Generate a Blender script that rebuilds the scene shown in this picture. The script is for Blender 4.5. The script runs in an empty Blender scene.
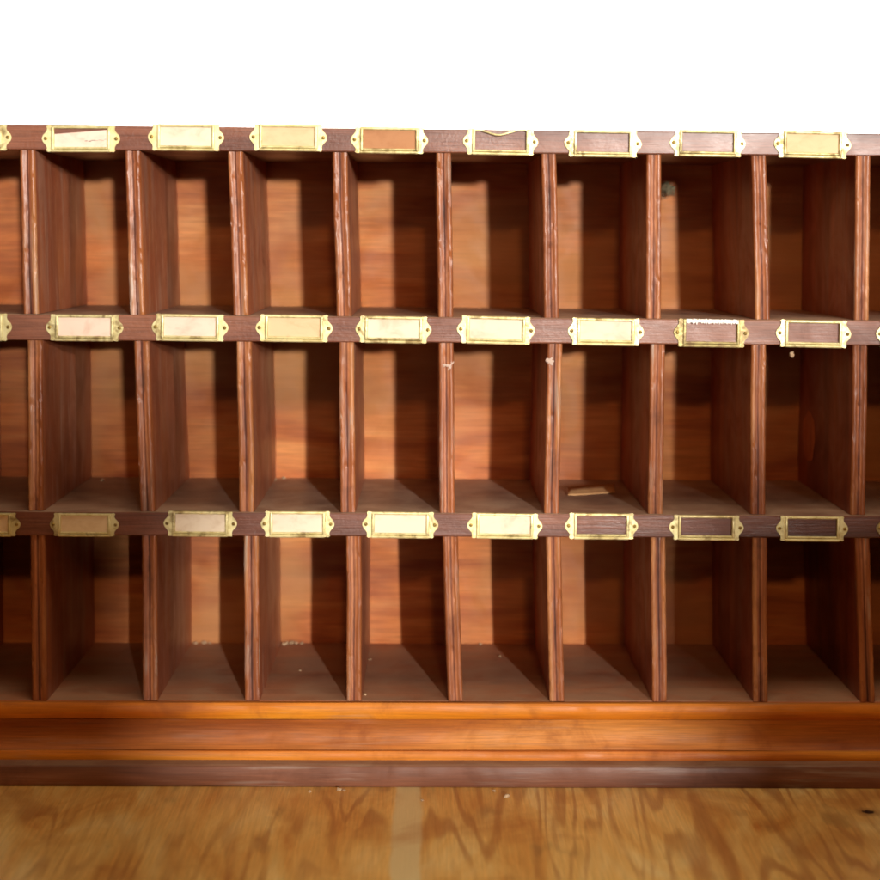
import bpy, bmesh, math, random
from mathutils import Vector, Matrix, Euler, noise
random.seed(7)
R = math.radians
scn = bpy.context.scene
COL = scn.collection

# ------------------------------------------------------------------ camera
CAM_POS = Vector((-0.010, -1.74, 0.550))
YAW, ROLL = R(-0.9), R(0.45)
FOC = 36 * 1740 / 880
PPX, PPY = 457.0, 238.0
cam_d = bpy.data.cameras.new('camera')
cam_d.lens = FOC; cam_d.sensor_width = 36; cam_d.clip_end = 50; cam_d.clip_start = 0.05
cam_d.shift_x = 0.5 - PPX / 880
cam_d.shift_y = PPY / 880 - 0.5
cam_d.dof.use_dof = True; cam_d.dof.focus_distance = 1.745; cam_d.dof.aperture_fstop = 3.6
cam = bpy.data.objects.new('camera', cam_d); COL.objects.link(cam)
CROT = Matrix.Rotation(YAW, 3, 'Z') @ Matrix.Rotation(R(90), 3, 'X') @ Matrix.Rotation(ROLL, 3, 'Z')
cam.matrix_world = Matrix.Translation(CAM_POS) @ CROT.to_4x4()
scn.camera = cam

def P(px, py, Y=0.0):
    """point on the vertical plane y=Y seen at a photo pixel"""
    d = CROT @ Vector(((px - PPX) / 880 * 36, (PPY - py) / 880 * 36, -FOC))
    t = (Y - CAM_POS.y) / d.y
    return CAM_POS + d * t

# ------------------------------------------------------------------ light
w = bpy.data.worlds.new('World'); scn.world = w; w.use_nodes = True
w.node_tree.nodes['Background'].inputs[0].default_value = (1.0, 0.80, 0.66, 1)
w.node_tree.nodes['Background'].inputs[1].default_value = 0.008

KEY = Vector((2.03, -10.0, 1.52))
def spot(name, loc, target, energy, size_deg, blend, color, radius):
    l = bpy.data.lights.new(name, 'SPOT'); l.energy = energy; l.spot_size = R(size_deg); l.spot_blend = blend
    l.color = color; l.shadow_soft_size = radius
    o = bpy.data.objects.new(name, l); COL.objects.link(o); o.location = loc
    o.rotation_euler = (Vector(target) - Vector(loc)).to_track_quat('-Z', 'Y').to_euler()
    return o
KEYCOL = (1.0, 0.95, 0.88)
# beam over the two upper rows, lower edge fading out above the third row
spot('key_lamp_upper', KEY, (0.07, 0, 1.20), 4100, 10.1, 0.05, KEYCOL, 0.17)
# narrower beam over the middle of the lower row and the base
spot('key_lamp_lower', KEY, (0.0, 0, 0.11), 4100, 3.0, 0.10, KEYCOL, 0.075)
spot('ceiling_lamp', (0.30, -6.0, 2.42), (0, 0, 0.3), 185, 40, 0.5, (1.0, 0.46, 0.17), 0.12)
def area(name, loc, target, energy, sx, sy, color):
    l = bpy.data.lights.new(name, 'AREA'); l.energy = energy; l.shape = 'RECTANGLE'; l.size = sx; l.size_y = sy; l.color = color
    o = bpy.data.objects.new(name, l); COL.objects.link(o); o.location = loc
    o.rotation_euler = (Vector(target) - Vector(loc)).to_track_quat('-Z', 'Y').to_euler()
    return o
area('overhead_lamp', (0.25, -0.75, 2.1), (0.05, -0.3, 0), 13.5, 1.0, 0.8, (1.0, 0.80, 0.58))
spot('side_fill', (2.9, -5.6, 1.35), (0.10, 0, 1.19), 680, 16.0, 0.08, (1.0, 0.93, 0.86), 0.08)  # added fill that brightens the right-hand divider faces
# added lamp hidden behind the cabinet, washing the wall white
al = bpy.data.lights.new('wall_wash_fill', 'AREA'); al.energy = 70; al.shape = 'RECTANGLE'; al.size = 2.4; al.size_y = 0.3
alo = bpy.data.objects.new('wall_wash_fill', al); COL.objects.link(alo)
alo.location = (0, 0.42, 0.30); alo.rotation_euler = (Vector((0, 0.9, 1.0)) - Vector(alo.location)).to_track_quat('-Z', 'Y').to_euler()

scn.view_settings.view_transform = 'Standard'
try: scn.view_settings.look = 'None'
except Exception: pass
scn.view_settings.exposure = 0; scn.view_settings.gamma = 1
scn.render.engine = 'CYCLES'
scn.cycles.filter_width = 1.8

# ------------------------------------------------------------------ materials
class NT:
    def __init__(s, name):
        s.m = bpy.data.materials.new(name); s.m.use_nodes = True
        s.n = s.m.node_tree.nodes; s.l = s.m.node_tree.links
        s.b = s.n['Principled BSDF']
    def new(s, t, **kw):
        x = s.n.new(t)
        for k, v in kw.items(): setattr(x, k, v)
        return x
    def link(s, a, b): s.l.new(a, b)
    def put(s, sock, v):
        if hasattr(v, 'is_output'): s.link(v, sock)
        else: sock.default_value = v
    def math(s, op, a, b=0.0, clamp=False):
        x = s.new('ShaderNodeMath', operation=op, use_clamp=clamp); s.put(x.inputs[0], a); s.put(x.inputs[1], b)
        return x.outputs[0]
    def mix(s, f, a, b, mode='MIX'):
        x = s.new('ShaderNodeMix', data_type='RGBA', blend_type=mode)
        s.put(x.inputs[0], f); s.put(x.inputs[6], a); s.put(x.inputs[7], b)
        return x.outputs[2]
    def rng(s, v, a, b, c=0.0, d=1.0):
        x = s.new('ShaderNodeMapRange'); x.interpolation_type = 'SMOOTHSTEP'
        s.put(x.inputs[0], v)
        for i, q in enumerate((a, b, c, d)): x.inputs[i + 1].default_value = q
        return x.outputs[0]
    def coord(s, rand=True):
        tc = s.new('ShaderNodeTexCoord'); oi = s.new('ShaderNodeObjectInfo')
        if not rand: return tc.outputs['Object']
        vm = s.new('ShaderNodeVectorMath', operation='SCALE'); vm.inputs[0].default_value = (17.3, 31.7, 23.9)
        s.link(oi.outputs['Random'], vm.inputs[3])
        va = s.new('ShaderNodeVectorMath', operation='ADD'); s.link(tc.outputs['Object'], va.inputs[0]); s.link(vm.outputs[0], va.inputs[1])
        return va.outputs[0]
    def noise(s, co, scale, detail=4, rough=.55, dist=0.0, sc=1.0):
        mp = s.new('ShaderNodeMapping'); s.link(co, mp.inputs[0]); mp.inputs[3].default_value = scale
        nz = s.new('ShaderNodeTexNoise'); s.link(mp.outputs[0], nz.inputs['Vector'])
        nz.inputs['Scale'].default_value = sc; nz.inputs['Detail'].default_value = detail
        nz.inputs['Roughness'].default_value = rough; nz.inputs['Distortion'].default_value = dist
        return nz.outputs[0]
    def ramp(s, v, stops):
        x = s.new('ShaderNodeValToRGB'); s.link(v, x.inputs[0]); e = x.color_ramp.elements
        while len(e) < len(stops): e.new(0.5)
        for i, (p, c) in enumerate(stops): e[i].position = p; e[i].color = (*c, 1)
        return x.outputs[0]

def S(r, g, b):   # sRGB 0-255 to linear
    f = lambda c: (c / 255 / 12.92) if c / 255 <= .04045 else ((c / 255 + .055) / 1.055) ** 2.4
    return (f(r), f(g), f(b))

def wood(name, dark, mid, light, axis='X', broad=28, rings=26, ringamt=.35, fine=.25, rough=.42, coat=.25,
         dust=0.0, dustcol=(.30, .25, .20), scuff=0.0, dirt=.3, dirtcol=(.035, .018, .012), bump=.12, hook=None, elong=9):
    t = NT(name); co = t.coord()
    def sc(a, l): 
        v = [a, a, a]; v['XYZ'.index(axis)] = l; return v
    nb = t.noise(co, sc(broad, broad / elong), 4, .5, .6)
    col = t.ramp(nb, [(.30, dark), (.5, mid), (.70, light)])
    nr = t.noise(co, sc(broad * .55, broad * .55 / (elong * 1.3)), 2, .45, .4)
    ring = t.math('SINE', t.math('MULTIPLY', nr, rings * 3.0))
    ring = t.rng(ring, -.2, 1.0)
    col = t.mix(t.math('MULTIPLY', ring, ringamt), col, t.mix(.55, col, (*dark, 1)))
    nf = t.noise(co, sc(700, 22), 3, .6)
    col = t.mix(fine, col, t.mix(1.0, col, t.ramp(nf, [(.3, (.35, .35, .35)), (.65, (1.35, 1.3, 1.25))]), 'MULTIPLY'))
    nd = t.noise(co, (14, 14, 14), 5, .65, .8)
    if dirt: col = t.mix(t.rng(nd, .50, .78, 0, dirt), col, (*dirtcol, 1))
    if scuff:
        ns = t.noise(co, sc(160, 10), 4, .6, .4); ns2 = t.noise(co, (11, 11, 11), 2, .5)
        f = t.math('MULTIPLY', t.rng(ns, .50, .72), t.rng(ns2, .45, .62, 0, scuff))
        col = t.mix(f, col, (.42, .36, .30, 1))
    nsp = t.noise(co, (300, 300, 300), 2, .5)
    if dust:
        g = t.new('ShaderNodeNewGeometry'); sx = t.new('ShaderNodeSeparateXYZ'); t.link(g.outputs['Normal'], sx.inputs[0])
        up = t.rng(sx.outputs[2], .55, .95)
        nn = t.noise(co, (22, 22, 22), 5, .6, .5)
        f = t.math('MULTIPLY', up, t.math('ADD', t.rng(nn, .32, .68, dust * .45, dust), t.rng(nsp, .62, .75, 0, .15)), True)
        col = t.mix(f, col, (*dustcol, 1)); rr = t.math('ADD', rough, t.math('MULTIPLY', f, .4))
    else: rr = rough
    if hook: col = hook(t, col)
    t.put(t.b.inputs['Base Color'], col)
    r2 = t.math('ADD', rr, t.rng(nd, .35, .7, -.08, .15), True)
    t.put(t.b.inputs['Roughness'], r2)
    t.b.inputs['Coat Weight'].default_value = coat; t.b.inputs['Coat Roughness'].default_value = .28
    t.b.inputs['Specular IOR Level'].default_value = .4
    bp = t.new('ShaderNodeBump'); bp.inputs['Strength'].default_value = bump; bp.inputs['Distance'].default_value = .002
    h = t.math('ADD', t.math('MULTIPLY', nf, .5), t.math('ADD', nd, t.math('MULTIPLY', nsp, .3)))
    t.link(h, bp.inputs['Height']); t.link(bp.outputs[0], t.b.inputs['Normal'])
    return t.m

M = {}
M['edge'] = wood('varnished_shelf_wood', S(84, 46, 34), S(118, 69, 50), S(146, 94, 70), 'X', 20, 8, .25, .45, .42, .2, bump=.35,
                 dust=.8, dustcol=S(190, 162, 138), dirt=.35)
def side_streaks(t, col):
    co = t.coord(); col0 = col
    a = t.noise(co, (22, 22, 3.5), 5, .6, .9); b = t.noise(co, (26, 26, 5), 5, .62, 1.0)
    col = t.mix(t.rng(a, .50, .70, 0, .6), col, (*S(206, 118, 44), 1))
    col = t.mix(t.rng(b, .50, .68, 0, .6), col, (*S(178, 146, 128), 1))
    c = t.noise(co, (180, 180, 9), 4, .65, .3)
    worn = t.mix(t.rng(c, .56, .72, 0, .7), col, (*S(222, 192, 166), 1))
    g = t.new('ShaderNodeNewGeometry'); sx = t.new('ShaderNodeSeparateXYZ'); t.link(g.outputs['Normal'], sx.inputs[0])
    worn = t.mix(.38, worn, (*S(196, 122, 84), 1))  # even lift that puts lamp light into the colour
    return t.mix(t.rng(sx.outputs[0], -.2, .4, .08, 1), col0, worn)      # right-hand faces get the scuffs plus painted-in light
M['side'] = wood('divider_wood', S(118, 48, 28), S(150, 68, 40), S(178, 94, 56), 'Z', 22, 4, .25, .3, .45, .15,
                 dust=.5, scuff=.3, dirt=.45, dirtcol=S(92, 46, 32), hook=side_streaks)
M['bead'] = wood('divider_bead_wood', S(126, 68, 38), S(158, 94, 54), S(192, 134, 86), 'Z', 40, 4, .25, .35, .45, .2,
                 dirt=.5, scuff=.8, dirtcol=S(90, 45, 30), bump=.2)
M['ply'] = wood('divider_core_wood', S(112, 60, 40), S(160, 96, 62), S(196, 132, 90), 'Z', 60, 4, .3, .6, .5, .15, dirt=.6, scuff=.4, bump=.25)
M['groove'] = wood('divider_groove_wood', S(60, 28, 18), S(104, 54, 34), S(150, 92, 60), 'Z', 60, 4, .3, .5, .7, 0, dirt=.7)
def back_tone(t, col):
    n = t.noise(t.coord(), (5, 5, 5), 3, .55, .6)
    col = t.mix(t.rng(n, .42, .66, 0, .7), col, (*S(176, 124, 72), 1))
    m = t.noise(t.coord(), (7, 7, 7), 3, .55, .6)
    return t.mix(t.rng(m, .50, .70, 0, .5), col, (*S(146, 72, 34), 1))
M['back'] = wood('back_panel_wood', S(152, 78, 36), S(190, 112, 56), S(212, 142, 80), 'X', 34, 12, .45, .35, .62, 0, hook=back_tone,
                 dirt=.25, dirtcol=S(130, 66, 38), elong=6)
M['floor'] = wood('pigeonhole_floor_wood', S(140, 74, 46), S(174, 100, 64), S(196, 122, 80), 'X', 24, 6, .25, .3, .5, .1,
                  dust=.75, dustcol=S(176, 142, 114), dirt=.4)
M['orange'] = wood('orange_moulding_wood', S(184, 96, 16), S(212, 128, 26), S(228, 152, 42), 'X', 26, 6, .22, .3, .52, 0,
                   dirt=.6, dirtcol=S(130, 66, 24), dust=.12, scuff=.25)
M['fascia'] = wood('fascia_wood', S(146, 76, 24), S(180, 106, 38), S(204, 134, 58), 'X', 22, 9, .4, .4, .58, 0,
                   scuff=.15, dirt=.7, dirtcol=S(126, 62, 30))
M['base'] = wood('base_board_wood', S(96, 56, 38), S(126, 78, 54), S(148, 100, 74), 'X', 30, 5, .2, .35, .6, .08,
                 dust=.6, dustcol=S(156, 124, 96), dirt=.5, dirtcol=S(60, 34, 26), scuff=.35)

# table: softwood plywood with a pale stripe, a dark knot hole and grey scratches
KN = P(868, 812, -0.06)
def desk_mat():
    t = NT('plywood_table_wood'); tc = t.new('ShaderNodeTexCoord'); co = tc.outputs['Object']
    nb = t.noise(co, (15, 4, 9), 5, .6, 1.2)
    col = t.ramp(nb, [(.28, S(204, 132, 58)), (.42, S(226, 168, 86)), (.55, S(238, 190, 108)), (.72, S(244, 210, 138))])
    nr = t.noise(co, (13, 1.3, 8.5), 2, .5, .5)
    ring = t.rng(t.math('SINE', t.math('MULTIPLY', nr, 60)), .0, 1.0)
    nm = t.noise(co, (5, 5, 5), 3, .5)
    col = t.mix(t.math('MULTIPLY', ring, t.rng(nm, .38, .60, .1, .55)), col, (*S(154, 84, 36), 1))
    nf = t.noise(co, (520, 16, 520), 3, .6)
    col = t.mix(.35, col, t.mix(1.0, col, t.ramp(nf, [(.3, (.5, .48, .45)), (.68, (1.25, 1.22, 1.2))]), 'MULTIPLY'))
    sx = t.new('ShaderNodeSeparateXYZ'); t.link(co, sx.inputs[0]); X, Y = sx.outputs[0], sx.outputs[1]
    # pale stripe (a patch strip in the veneer)
    xs = P(408, 790, -0.05).x
    wob = t.math('MULTIPLY', t.math('SUBTRACT', t.noise(co, (30, 14, 1), 3), .5), .012)
    d = t.math('ABSOLUTE', t.math('ADD', t.math('SUBTRACT', X, xs), wob))
    col = t.mix(t.rng(d, .0150, .0100, 0, .85), col, (*S(228, 206, 150), 1))
    # grey-green smears, short diagonal scratches
    rot = t.new('ShaderNodeMapping'); t.link(co, rot.inputs[0]); rot.inputs[2].default_value = (0, 0, R(28)); rot.inputs[3].default_value = (24, 9, 1)
    n3 = t.new('ShaderNodeTexNoise'); t.link(rot.outputs[0], n3.inputs[0]); n3.inputs['Scale'].default_value = 1; n3.inputs['Detail'].default_value = 4
    col = t.mix(t.rng(n3.outputs[0], .60, .74, 0, .4), col, (*S(110, 88, 56), 1))
    n4 = t.noise(co, (6, 6, 6), 4, .6, 1.0)
    col = t.mix(t.rng(n4, .48, .70, 0, .5), col, (*S(180, 112, 50), 1))
    # dark knot hole
    vs = t.new('ShaderNodeVectorMath', operation='DISTANCE'); t.link(co, vs.inputs[0]); vs.inputs[1].default_value = (KN.x, DESK_KY, 0)
    wb = t.math('MULTIPLY', t.math('SUBTRACT', t.noise(co, (260, 160, 1), 3), .5), .008)
    kd = t.math('ADD', vs.outputs[1], wb)
    col = t.mix(t.rng(kd, .017, .0045, 0, .55), col, (*S(110, 56, 20), 1))
    col = t.mix(t.rng(kd, .0062, .0038, 0, 1), col, (*S(24, 14, 10), 1))
    t.put(t.b.inputs['Base Color'], col)
    t.put(t.b.inputs['Roughness'], t.rng(nm, .3, .7, .42, .62))
    t.b.inputs['Coat Weight'].default_value = .12; t.b.inputs['Coat Roughness'].default_value = .35
    bp = t.new('ShaderNodeBump'); bp.inputs['Strength'].default_value = .15; bp.inputs['Distance'].default_value = .002
    t.link(t.math('ADD', nf, nr), bp.inputs['Height']); t.link(bp.outputs[0], t.b.inputs['Normal'])
    return t.m

def brass(name, c1, c2, rough, metal, tarn):
    t = NT(name); co = t.coord()
    n1 = t.noise(co, (90, 90, 90), 4, .6); n2 = t.noise(co, (420, 420, 420), 3, .6)
    col = t.mix(t.rng(n1, .4, .68, 0, tarn), (*c1, 1), (*c2, 1))
    oi = t.new('ShaderNodeObjectInfo')
    n3 = t.noise(co, (60, 60, 60), 5, .65, .5)
    lo = t.math('SUBTRACT', n3, t.math('MULTIPLY', oi.outputs['Random'], -.10))
    col = t.mix(t.rng(lo, .56, .74, 0, .75), col, (*S(120, 92, 46), 1))
    t.put(t.b.inputs['Base Color'], col); t.b.inputs['Metallic'].default_value = metal
    t.put(t.b.inputs['Roughness'], t.math('ADD', rough, t.rng(n2, .3, .7, -.06, .14)))
    bp = t.new('ShaderNodeBump'); bp.inputs['Strength'].default_value = .25; bp.inputs['Distance'].default_value = .0006
    t.link(n2, bp.inputs['Height']); t.link(bp.outputs[0], t.b.inputs['Normal'])
    return t.m
M['brass'] = brass('pale_brass', S(226, 217, 164), S(190, 172, 106), .42, .5, .6)
M['brass_dull'] = brass('tarnished_brass', S(190, 178, 120), S(140, 112, 84), .5, .5, .9)
M['screw'] = brass('screw_brass', S(176, 150, 76), S(110, 84, 40), .45, .7, .8)

def paper(name, c, stain, amt=.5):
    t = NT(name); co = t.coord()
    n1 = t.noise(co, (45, 45, 70), 4, .6, .5); n2 = t.noise(co, (900, 900, 900), 2)
    col = t.mix(t.rng(n1, .45, .75, 0, amt), (*c, 1), (*stain, 1))
    t.put(t.b.inputs['Base Color'], col); t.b.inputs['Roughness'].default_value = .8; t.b.inputs['Specular IOR Level'].default_value = .2
    bp = t.new('ShaderNodeBump'); bp.inputs['Strength'].default_value = .2; bp.inputs['Distance'].default_value = .0004
    t.link(n2, bp.inputs['Height']); t.link(bp.outputs[0], t.b.inputs['Normal'])
    return t.m
M['cream'] = paper('cream_card_paper', S(236, 222, 200), S(200, 172, 138), .5)
M['pink'] = paper('pinkish_card_paper', S(240, 218, 200), S(206, 170, 148), .5)
M['tan'] = paper('tan_card_paper', S(226, 200, 160), S(196, 160, 116), .5)
M['brown'] = paper('brown_card_paper', S(184, 134, 96), S(160, 108, 74), .5)
M['slip'] = paper('aged_slip_paper', S(216, 170, 120), S(180, 130, 84), .5)
M['white'] = paper('white_rail_glare', S(248, 246, 240), S(226, 220, 206), .3)  # white of the painted rail glare
M['ink'] = paper('pencil_mark', S(70, 55, 50), S(50, 40, 38), .3)
M['crumb'] = paper('plaster_crumb', S(190, 164, 132), S(150, 120, 90), .8)
M['fluff'] = paper('grey_green_fluff', S(128, 118, 92), S(70, 58, 42), .9)
M['smear'] = paper('pale_paint_smear', S(200, 178, 164), S(160, 120, 98), .6)
M['knot'] = wood('knot_wood', S(176, 92, 50), S(206, 118, 66), S(224, 140, 84), 'Z', 80, 10, .3, .3, .5, .1)
t = NT('white_wall_paint'); co = t.coord(); n = t.noise(co, (3, 3, 3), 3)
t.put(t.b.inputs['Base Color'], t.mix(t.rng(n, .3, .7), (.86, .86, .85, 1), (.84, .84, .83, 1))); t.b.inputs['Roughness'].default_value = .8
M['wall'] = t.m

# ------------------------------------------------------------------ helpers
def finish(name, bm, mats, parent=None, origin=None, smooth=True, angle=40):
    """link a bmesh (in world coordinates) as one object with its origin at its middle"""
    if origin is None:
        xs = [v.co for v in bm.verts]
        origin = Vector([(min(c[i] for c in xs) + max(c[i] for c in xs)) / 2 for i in range(3)])
    origin = Vector(origin)
    bmesh.ops.translate(bm, verts=bm.verts, vec=-origin)
    bmesh.ops.recalc_face_normals(bm, faces=bm.faces)
    me = bpy.data.meshes.new(name); bm.to_mesh(me); bm.free()
    if smooth:
        for p in me.polygons: p.use_smooth = True
        me.set_sharp_from_angle(angle=R(angle))
    if not isinstance(mats, (list, tuple)): mats = [mats]
    for m in mats: me.materials.append(m)
    o = bpy.data.objects.new(name, me); COL.objects.link(o)
    if parent:
        o.parent = parent
        pw = Vector(parent.location); q = parent.parent
        while q: pw += Vector(q.location); q = q.parent
        o.location = origin - pw
    else: o.location = origin
    return o

def tag(o, label=None, cat=None, group=None, kind=None):
    for k, v in (('label', label), ('category', cat), ('group', group), ('kind', kind)):
        if v: o[k] = v
    return o

def box(bm, x0, x1, y0, y1, z0, z1, bev=0, seg=2, mat=0):
    vs = [bm.verts.new((x, y, z)) for x in (x0, x1) for y in (y0, y1) for z in (z0, z1)]
    fs = [bm.faces.new([vs[i] for i in q]) for q in ((0, 1, 3, 2), (4, 6, 7, 5), (0, 4, 5, 1), (2, 3, 7, 6), (0, 2, 6, 4), (1, 5, 7, 3))]
    for f in fs: f.material_index = mat
    if bev:
        es = list({e for f in fs for e in f.edges})
        r = bmesh.ops.bevel(bm, geom=es, offset=bev, segments=seg, affect='EDGES', profile=.5)
        for f in r['faces']: f.material_index = mat
    return vs

def loft(bm, rings, closed=True, caps=True, mats=None):
    """rings: list of equal-length point lists; mats: material index per profile segment"""
    rows = [[bm.verts.new(p) for p in r] for r in rings]
    n = len(rows[0])
    for a, b in zip(rows, rows[1:]):
        for i in range(n if closed else n - 1):
            j = (i + 1) % n
            f = bm.faces.new((a[i], a[j], b[j], b[i]))
            if mats: f.material_index = mats[i]
    if caps:
        bm.faces.new(rows[0][::-1]); bm.faces.new(rows[-1])

# line of a board edge given by its two measured ends -> height at world x
def line(pyL, pyR, Y=0.0):
    a = P(0, pyL, Y); b = P(880, pyR, Y)
    return lambda x: a.z + (b.z - a.z) * (x - a.x) / (b.x - a.x)
DEPTH = 0.250
T1, B1 = line(124.5, 133.5), line(149.5, 155.8)
T2, B2 = line(314, 320.6), line(340, 345.6)
T3, B3 = line(511.2, 515.6), line(535.2, 538.2)
TF = line(700.8, 702.6)
XL, XR = P(-104, 400).x, P(986, 400).x

# ------------------------------------------------------------------ the setting
FRONT_Y = -0.030                       # front of the base board
DESK_Z = (P(0, 786.5, FRONT_Y).z + P(880, 789.0, FRONT_Y).z) / 2
# where the knot hole's ray meets the table top
_d = CROT @ Vector(((868 - PPX) / 880 * 36, (PPY - 812) / 880 * 36, -FOC)); _t = (DESK_Z - CAM_POS.z) / _d.z
KN = CAM_POS + _d * _t; DESK_KY = KN.y
M['desk'] = desk_mat()
bm = bmesh.new(); box(bm, -0.95, 0.95, -0.75, 0.34, DESK_Z - .03, DESK_Z, .002)
o = finish('table_top', bm, M['desk'], origin=(0, 0, DESK_Z)); tag(o, kind='structure')
bm = bmesh.new(); box(bm, -3, 3, 0.90, 0.95, -.9, 2.4)
o = finish('back_wall', bm, M['wall'], smooth=False); tag(o, kind='structure')

# ------------------------------------------------------------------ the cabinet
cab = bpy.data.objects.new('pigeonhole_cabinet', None); COL.objects.link(cab); cab.location = (0, 0.11, DESK_Z)
tag(cab, 'old reddish brown wooden pigeonhole cabinet with three rows of open compartments and brass label holders', 'cabinet')

def board(name, mat, top, bot, y0, y1, x0=None, x1=None, n=60, amp=.0004, seed=0, bev=.0012):
    """horizontal board with softly worn front arrises; top and bot are height functions"""
    x0 = XL + .014 if x0 is None else x0; x1 = XR - .014 if x1 is None else x1
    bm = bmesh.new(); rings = []
    for i in range(n + 1):
        x = x0 + (x1 - x0) * i / n
        j = lambda k: noise.noise(Vector((x * 14, k * 7.7, seed))) * amp + noise.noise(Vector((x * 60, k * 3.1, seed + 9))) * amp * .5
        zt, zb = top(x) + j(1), bot(x) + j(2); yf = y0 + j(3) * 1.2
        c = bev
        rings.append([(x, y1, zb), (x, y1, zt), (x, yf + c, zt), (x, yf + c * .3, zt - c * .3), (x, yf, zt - c),
                      (x, yf, zb + c), (x, yf + c * .3, zb + c * .3), (x, yf + c, zb)])
    loft(bm, rings)
    return finish(name, bm, mat, cab, angle=18)

BY = DEPTH
board('top_board', M['edge'], T1, B1, 0, BY, seed=1)
board('shelf', M['edge'], T2, B2, 0, BY, seed=2)
board('shelf', M['edge'], T3, B3, 0, BY, seed=3)
board('bottom_board', M['floor'], TF, lambda x: TF(x) - .014, 0.0035, BY, seed=4)
for name, xa, xb in (('end_panel', XL, XL + .0138), ('end_panel', XR - .0138, XR)):
    bm = bmesh.new(); box(bm, xa, xb, -.001, BY + .012, DESK_Z + .0215, T1((xa + xb) / 2) + .001, .0015)
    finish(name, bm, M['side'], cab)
bm = bmesh.new(); box(bm, XL + .014, XR - .014, BY + .0003, BY + .010, DESK_Z + .022, T1(0) - .002)
finish('back_panel', bm, M['back'], cab, smooth=False)

# base mouldings, profile swept along x (heights measured at the photo's left and right)
def moulding(name, mat, prof, seed, n=70, amp=.0005):
    """prof: (y, pyL, pyR) points, front side, closed at the back"""
    bm = bmesh.new(); rings = []
    hs = [(y, line(a, b, y)) for y, a, b in prof]
    x0, x1 = XL - .003, XR + .003
    for i in range(n + 1):
        x = x0 + (x1 - x0) * i / n
        rings.append([(x, y + noise.noise(Vector((x * 11, k * 2.2, seed))) * amp * (y < 0), h(x) + noise.noise(Vector((x * 9, k * 3.3, seed + 5))) * amp)
                      for k, (y, h) in enumerate(hs)])
    loft(bm, rings)
    return finish(name, bm, mat, cab, angle=35)
moulding('lip_moulding', M['orange'], [(.003, 701, 702.8), (-.004, 701.0, 702.9), (-.0075, 702.4, 704.2), (-.0095, 706, 708), (-.0098, 711, 713),
         (-.0085, 715.4, 717.2), (-.0062, 718.5, 720), (.003, 718.5, 720)], 1)
moulding('fascia_board', M['fascia'], [(.003, 718.8, 720.2), (-.0035, 718.8, 720.2), (-.0015, 724, 725.5), (-.0010, 732, 733.5), (-.0020, 740, 741.5),
         (-.0045, 746, 747.5), (-.0068, 749.2, 750.7), (.003, 749.2, 750.7)], 2)
moulding('bead_moulding', M['orange'], [(.003, 749.4, 750.9), (-.009, 749.4, 750.9), (-.0125, 750.6, 752.2), (-.0140, 754, 755.6), (-.0142, 758.5, 760),
         (-.0130, 761.6, 763), (.003, 763.2, 764.6)], 3)
# base board
bm = bmesh.new(); rings = []
ztop = line(764.6, 766.0, FRONT_Y)
for i in range(91):
    x = XL - .006 + (XR - XL + .012) * i / 90
    j = lambda k, a=.0006: noise.noise(Vector((x * 13, k * 7.7, 3))) * a
    zt = ztop(x) + .0002
    rings.append([(x, BY + .01, zt), (x, FRONT_Y + .004, zt + j(1, .0003)), (x, FRONT_Y + .0012 + j(2), zt - .0008), (x, FRONT_Y + j(3), zt - .003),
                  (x, FRONT_Y + j(4), DESK_Z + .003), (x, FRONT_Y + .001 + j(5), DESK_Z + .0004), (x, BY + .01, DESK_Z + .0004)])
loft(bm, rings)
finish('base_board', bm, M['base'], cab, angle=60)

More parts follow.
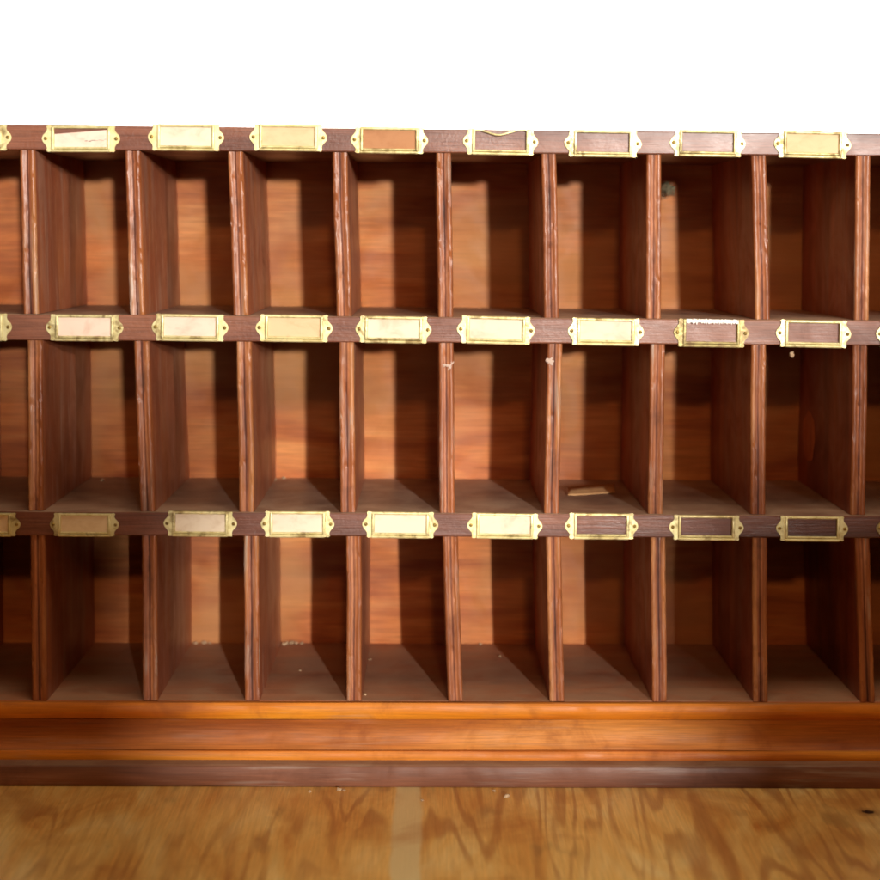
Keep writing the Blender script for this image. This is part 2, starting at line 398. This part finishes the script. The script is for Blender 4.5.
# dividers: beaded double front edge with a dark groove, slightly leaning as they stand
ROWS = [
 [(27, 30.5), (132, 137.7), (235.3, 240.7), (339.3, 344.3), (443.7, 445.5), (548.8, 551.3), (653.8, 653.5), (759, 762.8), (863.4, 861.8)],
 [(34.6, 36), (141, 147.7), (244, 246.7), (346.2, 348), (446, 447.2), (555, 551.6), (657.8, 655.5), (758.6, 758.4), (860.6, 858)],
 [(37.5, 39.2), (149, 150), (251, 252.3), (353.6, 354), (450.2, 455.5), (553.5, 557), (658, 659.5), (760, 760.8), (862.2, 867.8)],
]
LIM = [(149.5, 155.8, 314, 320.6, B1, T2), (340, 345.6, 511.2, 515.6, B2, T3), (535.2, 538.2, 700.8, 702.6, B3, TF)]
DIVS = []
def divider(r, a, b, seed):
    pyt = LIM[r][0] + (LIM[r][1] - LIM[r][0]) * a / 880; pyb = LIM[r][2] + (LIM[r][3] - LIM[r][2]) * b / 880
    YF = .0015
    pt, pb = P(a, pyt, YF), P(b, pyb, YF)
    zt, zb = LIM[r][4](pt.x) - .0003, LIM[r][5](pb.x) + .0003
    hw = .0076
    prof = []
    # (x, y) front profile from right to left: bead, groove, bead
    for s in (1, -1):
        pts = [(hw * s, .0060), (hw * s, .0030), (hw * .92 * s, .0009), (hw * .74 * s, 0), (hw * .52 * s, .0001), (hw * .36 * s, .0007), (hw * .12 * s, .0013)]
        prof.append(pts)
    front = prof[0] + prof[1][::-1]
    full = front + [(-hw, BY - .0003), (hw, BY - .0003)]
    mats = [0, 1, 1, 1, 1, 3, 2, 3, 1, 1, 1, 1, 0, 0, 0, 0]
    bm = bmesh.new(); rings = []; n = 46
    for i in range(n + 1):
        f = i / n; z = zb + (zt - zb) * f; x = pb.x + (pt.x - pb.x) * f
        x += noise.noise(Vector((f * 2.2, seed * 3.1, 1))) * .0007
        ring = []
        for k, (dx, dy) in enumerate(full):
            front_pt = k < len(front)
            jx = noise.noise(Vector((f * 22, k * .9, seed * 5.3))) * (.0003 if front_pt else 0)
            jy = noise.noise(Vector((f * 26, k * 1.7, seed * 2.9))) * .0006 if front_pt else 0
            ch = noise.noise(Vector((f * 40, k * .8, seed * 7.1)))
            if front_pt and ch > .42: jy += (ch - .42) * .007
            ring.append((x + dx + jx, YF + dy + max(jy, -.0006), z))
        rings.append(ring)
    loft(bm, rings, mats=mats)
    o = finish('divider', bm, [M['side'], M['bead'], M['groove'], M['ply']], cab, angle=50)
    DIVS.append((r, a, o)); return o
for r, row in enumerate(ROWS):
    full = [(row[0][0] - 104, row[0][1] - 104)] + row + [(row[-1][0] + 104, row[-1][1] + 104)]
    for k, (a, b) in enumerate(full): divider(r, a, b, r * 13 + k + 1)

def child_of_div(r, idx):           # idx counts from the divider just outside the left edge
    return [d[2] for d in DIVS if d[0] == r][idx]

# pale paint smears on two dividers' front edges, and an oval knot on another's side
def blob(cx, cz, rx, rz, y, th, seed, n=22, rough=.5):
    bm = bmesh.new(); rings = []
    outer = []
    for i in range(n):
        a = 2 * math.pi * i / n; q = 1 + noise.noise(Vector((math.cos(a) * 1.9, math.sin(a) * 1.9, seed))) * rough * 1.6
        outer.append((cx + math.cos(a) * rx * q, cz + math.sin(a) * rz * q))
    r0 = [(x, y, z) for x, z in outer]
    r1 = [(cx + (x - cx) * .8, y - th, cz + (z - cz) * .8) for x, z in outer]
    r2 = [(cx + (x - cx) * .3, y - th * 1.3, cz + (z - cz) * .3) for x, z in outer]
    loft(bm, [r0, r1, r2]); return bm
p = P(551.5, 361.5); finish('paint_smear', blob(p.x - .0015, p.z, .0042, .0040, .0022, .0006, 4.2, 22, .5), M['smear'], child_of_div(1, 6))
for k, (qx, qy, rx, rz) in enumerate(((445, 365.5, .0026, .0016), (449.5, 366.8, .0024, .0026), (452, 363.6, .0016, .0024))):
    p = P(qx, qy); finish('paint_smear', blob(p.x, p.z, rx, rz, .0022, .0008, 8.8 + k, 18, .9), M['smear'], child_of_div(1, 5))

dv = child_of_div(1, 9); kp = P(851, 457)
bm = blob(0, 0, .030, .027, 0, .0007, 2.7, 30, .12)
for v in bm.verts: v.co = Vector((v.co.y + kp.x + .0003 + v.co.z * .0158, .196 + v.co.x, kp.z + v.co.z))
o = finish('knot', bm, M['knot'], dv); o['label'] = 'oval knot near the back of the divider'

# ------------------------------------------------------------------ label holders
W2, H2 = .0385, .0130                   # half width (ear to ear) and half height of the plate
WX, WZ0, WZ1 = .0272, -.0082, .0100     # window: half width, bottom, top
def flange(s):
    """outline of one end: straight bar with a pointed ear and hollow shoulders"""
    xi = WX * .985; xb = .0336
    pts = [(xi, -H2 + .0006), (xb - .001, -H2), (xb + .0006, -H2 + .0012), (xb - .0006, -H2 + .0036), (xb - .0002, -H2 + .0056), (xb + .0016, -H2 + .0074),
           (xb + .0036, -.0036), (W2 - .0002, -.0012), (W2, .0002), (W2 - .0002, .0014), (xb + .0036, .0038), (xb + .0016, H2 - .0072), (xb - .0002, H2 - .0054), (xb - .0006, H2 - .0034),
           (xb + .0006, H2 - .0010), (xb - .001, H2), (xi, H2 - .0006)]
    return [(x * s, z) for x, z in pts]
def holder_mesh(bent=False):
    bm = bmesh.new()
    for s in (-1, 1):
        o2 = flange(s)
        a = [bm.verts.new((x, -.0002, z)) for x, z in o2]; b = [bm.verts.new((x, -.0014, z)) for x, z in o2]
        n = len(a)
        for i in range(n): bm.faces.new((a[i], a[(i + 1) % n], b[(i + 1) % n], b[i]))
        bm.faces.new(a); fb = bm.faces.new(b)
        bmesh.ops.bevel(bm, geom=list(fb.edges), offset=.0004, segments=2, affect='EDGES')
        # raised upright beside the window
        x0, x1 = sorted((s * (WX - .0012), s * (WX + .0020)))
        box(bm, x0, x1, -.0031, -.0003, -H2 + .0022, H2 - .0016, .0009, 3)
    # bottom channel: fat rounded rail with a step, deeper than the plate
    def rail(zf, y_out, hgt, n=26, droop=None):
        rings = []
        for i in range(n + 1):
            f = i / n; x = -WX - .0015 + (2 * WX + .003) * f; zc, yy = zf(f), 0
            if droop: dz, yy = droop(f); zc += dz
            pr = [(-.0003, -.5), (-.0003, .5), (-y_out * .55, .5), (-y_out * .85, .36), (-y_out, .12), (-y_out, -.15), (-y_out * .88, -.40), (-y_out * .6, -.5)]
            rings.append([(x, y + yy, zc + k * hgt) for y, k in pr])
        loft(bm, rings)
    rail(lambda f: -H2 + .0012, .0036, .0030)
    rail(lambda f: WZ0 - .0009, .0027, .0022)
    if not bent: rail(lambda f: H2 - .0016, .0030, .0031)
    else:
        # top rail come loose in the middle, sagging in a wave
        rail(lambda f: H2 - .0028, .0030, .0020, 34,
             lambda f: (-.0040 * math.exp(-((f - .46) / .20) ** 2) + .0016 * math.exp(-((f - .86) / .10) ** 2) + .0008 * math.exp(-((f - .1) / .1) ** 2),
                        -.0024 * math.exp(-((f - .5) / .25) ** 2)))
    return bm
def screw_mesh(rot):
    bm = bmesh.new(); rings = []
    for rr, y in ((.00185, -.0012), (.00180, -.0019), (.0013, -.0023), (.0006, -.0025)):
        rings.append([(rr * math.cos(2 * math.pi * i / 14), y, rr * math.sin(2 * math.pi * i / 14)) for i in range(14)])
    loft(bm, rings)
    q = Matrix.Rotation(rot, 3, 'Y')
    for v in box(bm, -.0015, .0015, -.00262, -.0022, -.00022, .00022): v.co = q @ v.co
    for f in bm.faces:
        if all(abs((q.inverted() @ v.co).z) < .0003 and v.co.y < -.00215 for v in f.verts): f.material_index = 1
    return bm
def card_mesh(wd, ht, rot, dx, dz, bulge, marks=False, seed=0):
    bm = bmesh.new(); nx, nz = 14, 5; g = []
    for i in range(nx + 1):
        col = []
        for k in range(nz + 1):
            u, v = i / nx - .5, k / nz - .5
            x, z = u * wd, v * ht
            y = -.00075 - bulge * (1 - 4 * u * u) * .5 - abs(noise.noise(Vector((u * 3, v * 2, seed)))) * .0003
            x2 = x * math.cos(rot) - z * math.sin(rot) + dx; z2 = x * math.sin(rot) + z * math.cos(rot) + dz
            col.append(bm.verts.new((x2, y, z2)))
        g.append(col)
    for i in range(nx):
        for k in range(nz): bm.faces.new((g[i][k], g[i + 1][k], g[i + 1][k + 1], g[i][k + 1]))
    back = bmesh.ops.duplicate(bm, geom=bm.faces[:]); 
    for v in [e for e in back['geom'] if isinstance(e, bmesh.types.BMVert)]: v.co.y += .0002
    if marks:
        rnd = random.Random(5); x = .004
        while x < .024:
            l = rnd.uniform(.0012, .0035); h = rnd.uniform(.0003, .0009); z = x * math.tan(rot) + dz - .0008 + rnd.uniform(-.0004, .0004)
            vs = [bm.verts.new(q) for q in ((x, -.00135, z), (x + l, -.00135, z + .0002), (x + l, -.00135, z + h), (x, -.00135, z + h * .7))]
            bm.faces.new(vs).material_index = 1; x += l + rnd.uniform(-.0006, .0008)
    return bm

def origin_mesh(name, bm, mats, angle=35):
    bmesh.ops.recalc_face_normals(bm, faces=bm.faces)
    me = bpy.data.meshes.new(name); bm.to_mesh(me); bm.free()
    for pl in me.polygons: pl.use_smooth = True
    me.set_sharp_from_angle(angle=R(angle))
    for m in mats: me.materials.append(m)
    return me
hold_me = origin_mesh('label_holder', holder_mesh(), [M['brass']])
hold_bent = origin_mesh('label_holder', holder_mesh(True), [M['brass']])
hold_dull = origin_mesh('label_holder', holder_mesh(), [M['brass_dull']])
screw_me = [origin_mesh('screw', screw_mesh(a), [M['screw'], M['ink']]) for a in (.2, 1.0, 1.7, 2.5)]

C = cab.location
def holder(px0, px1, py0, py1, kind, tilt=0.0, k=0, label=None):
    c = P((px0 + px1) / 2, (py0 + py1) / 2, -.001)
    me = hold_bent if kind == 'bent' else hold_dull if kind == 'glared_rail' else hold_me
    h = bpy.data.objects.new('label_holder', me); COL.objects.link(h); h.parent = cab
    h.location = Vector((c.x, -.0006, c.z)) - C
    w = P(px1, py0, -.001).x - P(px0, py0, -.001).x
    h.scale = (w / (2 * W2), 1, (P(px0, py0, -.001).z - P(px0, py1, -.001).z) / (2 * H2))
    h.rotation_euler = (0, R(tilt), 0)
    if label: h['label'] = label
    for s in (-1, 1):
        q = bpy.data.objects.new('screw', screw_me[(k + (s > 0)) % 4]); COL.objects.link(q); q.parent = h; q.location = (s * .0348, 0, .0002)
    rnd = random.Random(k * 3 + 1)
    if kind in ('cream', 'pink', 'tan', 'brown'):
        bm = card_mesh(.0545 - rnd.random() * .0008, .0185, R(rnd.uniform(-.6, .6)), rnd.uniform(-.0002, .0002), .0010, rnd.uniform(0, .0008), seed=k)
        q = bpy.data.objects.new('paper_card', origin_mesh('paper_card', bm, [M[kind]])); COL.objects.link(q); q.parent = h
        if kind == 'brown': q['label'] = 'plain brown card in the holder'
    elif kind == 'crooked':
        bm = card_mesh(.0535, .0175, R(4.6), .0002, -.0022, .0003, True, k)
        q = bpy.data.objects.new('paper_card', origin_mesh('paper_card', bm, [M['pink'], M['ink']])); COL.objects.link(q); q.parent = h
        q['label'] = 'crooked pencilled card slipping out below its holder'
    elif kind == 'glared_rail':  # white strip stands in for glare on the top rail
        bm = bmesh.new(); n = 60; up, dn = [], []
        for i in range(n + 1):
            x = -.0262 + .0535 * i / n
            up.append((x, .0128 + noise.noise(Vector((i * .5, 1, 3))) * .0010)); dn.append((x, .0092 + noise.noise(Vector((i * .8, 5, 3))) * .0022 + noise.noise(Vector((i * 2.1, 5, 3))) * .0012))
        a = [bm.verts.new((x, -.0034, z)) for x, z in up]; b = [bm.verts.new((x, -.0037, z)) for x, z in dn]
        a2 = [bm.verts.new((x, -.0030, z)) for x, z in up]; b2 = [bm.verts.new((x, -.0033, z)) for x, z in dn]
        for i in range(n):
            bm.faces.new((a[i], a[i + 1], b[i + 1], b[i])); bm.faces.new((a2[i], b2[i], b2[i + 1], a2[i + 1])); bm.faces.new((b[i], b[i + 1], b2[i + 1], b2[i]))
            bm.faces.new((a[i], a2[i], a2[i + 1], a[i + 1]))
        q = bpy.data.objects.new('rail_glare', origin_mesh('rail_glare', bm, [M['white']])); COL.objects.link(q); q.parent = h
        q['label'] = 'ragged white strip painted as glare along the top rail'
    return h

HOLD = [
 (-65, 11.6, 124.5, 150.5, 'cream', -.4), (42, 120, 125.5, 152, 'crooked', -.3), (148, 224, 124, 150.8, 'cream', .2), (249.6, 327, 124.2, 151, 'tan', .3),
 (350.7, 428, 127, 153.5, 'brown', .3), (463, 538, 128.2, 155, 'bent', .6), (564.4, 641.4, 130, 157, 'empty', .5), (670, 745.5, 130, 156.6, 'empty', .6),
 (774, 851, 131, 158, 'tan', .9),
 (-65, 12, 313, 340.6, 'cream', .2), (46, 123.4, 314.4, 341, 'pink', .2), (151.7, 228.4, 314, 341, 'pink', .5), (255.7, 332.6, 314.6, 341.8, 'tan', .4),
 (355.5, 431.5, 316, 343, 'cream', .5), (457, 534.8, 316, 344, 'cream', 1.1), (567.9, 643.8, 318, 345.3, 'cream', .6), (673.8, 748.8, 319, 347, 'glared_rail', .6),
 (776, 851, 320, 347.4, 'empty', .8), (876, 952, 321, 348, 'empty', .3),
 (-55, 20.5, 512.6, 536, 'tan', 0), (50, 119, 513, 536.2, 'tan', .2), (163.7, 237, 511, 536.2, 'cream', .3), (260.8, 334.3, 511, 537, 'cream', 0),
 (362.3, 438.3, 511.6, 537.8, 'cream', .4), (467.3, 542.3, 513, 538.4, 'cream', .6), (565, 638, 513, 539, 'empty', .2), (669, 743.6, 515, 540, 'empty', .4),
 (776, 848, 516, 541, 'empty', .3), (876, 952, 516, 541, 'empty', .3),
]
for k, (a, b, c, d, kd, tl) in enumerate(HOLD):
    lb = {'bent': 'empty brass label holder with its top rail bent and sagging', 'glared_rail': 'tarnished label holder with white painted glare along its top rail'}.get(kd)
    holder(a, b, c, d, kd, tl, k, lb)

# ------------------------------------------------------------------ small loose things
# folded slip of paper lying in the middle row
p0, p1 = P(568, 493, .12), P(611, 493, .12)
zf = T3(p0.x) + .0006; bm = bmesh.new(); g = []
def ground(px, py, z):
    d = CROT @ Vector(((px - PPX) / 880 * 36, (PPY - py) / 880 * 36, -FOC)); return CAM_POS + d * ((z - CAM_POS.z) / d.z)
q0, q1 = ground(568, 494, zf), ground(615, 491, zf)
for i in range(15):
    f = i / 14; c = q0.lerp(q1, f)
    g.append([bm.verts.new((c.x + dy * .08, c.y + dy, zf + .0006 + lift + noise.noise(Vector((f * 3, dy * 40, 2))) * .0008)) for dy, lift in ((-.014, .0), (-.006, .0008), (.004, .0012), (.015, .0052))])
for a, b in zip(g, g[1:]):
    for i in range(3): bm.faces.new((a[i], b[i], b[i + 1], a[i + 1]))
o = finish('paper_slip', bm, M['slip'])
sm = o.modifiers.new('thick', 'SOLIDIFY'); sm.thickness = .0003; sm.offset = 1
tag(o, 'narrow tan slip of paper lying on the dusty floor of a middle row pigeonhole', 'paper slip')

# grey fluff caught high in a top row pigeonhole, against the back
c = P(668, 189, .236); bm = bmesh.new(); rnd = random.Random(3)
for s in range(46):
    a, b = rnd.uniform(0, 6.28), rnd.uniform(-1, 1); rad = rnd.uniform(.003, .0085); n = 9; rings = []
    ax = Vector((rnd.gauss(0, 1), rnd.gauss(0, 1), rnd.gauss(0, 1))).normalized(); e1 = ax.orthogonal().normalized(); e2 = ax.cross(e1)
    cc = c + Vector((rnd.gauss(0, .0022), rnd.gauss(0, .0015), rnd.gauss(0, .0028))); th = rnd.uniform(.0003, .0009)
    for i in range(n):
        t_ = a + i * .38; pc = cc + (e1 * math.cos(t_) + e2 * math.sin(t_)) * rad * (1 - .04 * i); pc.y = min(pc.y, .2485)
        rings.append([pc + (e1 * math.cos(q) + ax * math.sin(q)) * th for q in (0, 1.57, 3.14, 4.71)])
    loft(bm, rings)
o = finish('dust_fluff', bm, M['fluff']); tag(o, 'tuft of grey green fluff clinging to the back of a top row pigeonhole', 'fluff')

# pale crumb hanging under a label holder
c = P(792, 354.5, .004); bm = bmesh.new(); bmesh.ops.create_icosphere(bm, subdivisions=2, radius=.0022)
for v in bm.verts:
    v.co = v.co * (1 + noise.noise(v.co * 700) * .7); v.co.x *= 1.15; v.co.z *= 1.3; v.co += c
o = finish('wood_splinter', bm, M['crumb']); tag(o, 'tiny pale splinter dangling below the empty brass holder at the right of the middle row', 'splinter')

# crumbs on floors and at the foot of the base board
crumb_me = []
for s in range(4):
    bm = bmesh.new(); bmesh.ops.create_icosphere(bm, subdivisions=2, radius=.0017)
    for v in bm.verts: v.co = v.co * (1 + noise.noise(v.co * 900 + Vector((s, 0, 0))) * .8); v.co.z *= .6
    crumb_me.append(origin_mesh('plaster_crumb', bm, [M['crumb']]))
def crumb(px, py, zfun, s, size, label, group):
    z = zfun(P(px, py).x); q = ground(px, py, z)
    o = bpy.data.objects.new('plaster_crumb', crumb_me[s % 4]); COL.objects.link(o)
    o.location = (q.x, min(q.y, BY - .004), z + .0008 * size); o.scale = (size * random.uniform(.8, 1.4), size, size); o.rotation_euler = (0, 0, random.uniform(0, 6))
    tag(o, label, 'crumb', group)
g1 = 'pale crumbs on the pigeonhole floors'; l1 = 'pale plaster crumb lying on the dusty floor of a pigeonhole'
for i, (a, b, sz) in enumerate([(197, 641, 1.3), (206, 640, 1.5), (211, 641.5, 1.0), (288, 641, 1.6), (293, 640, 1.8), (297, 642, 1.2), (303, 640, 1.1),
                 (284, 645, 1.4), (370, 660, .8), (500, 657, .9), (541, 670, .7), (365, 695, .9), (284, 478, 1.2), (102, 481, 1.1), (300, 671, .8), (275, 480, .9), (480, 640.5, .9), (600, 655, .7)]):
    crumb(a, b, TF if b > 560 else T3, i, sz, l1, g1)
g2 = 'crumbs at the foot of the base board'; l2 = 'small pale crumb on the plywood against the foot of the base board'
for i, (a, b, sz) in enumerate([(339, 790.5, 1.3), (344, 791, .9), (494, 791.5, 1.0), (507, 797, 1.6), (422, 801, .9), (310, 792, .8)]):
    crumb(a, b, lambda x: DESK_Z, i, sz, l2, g2)
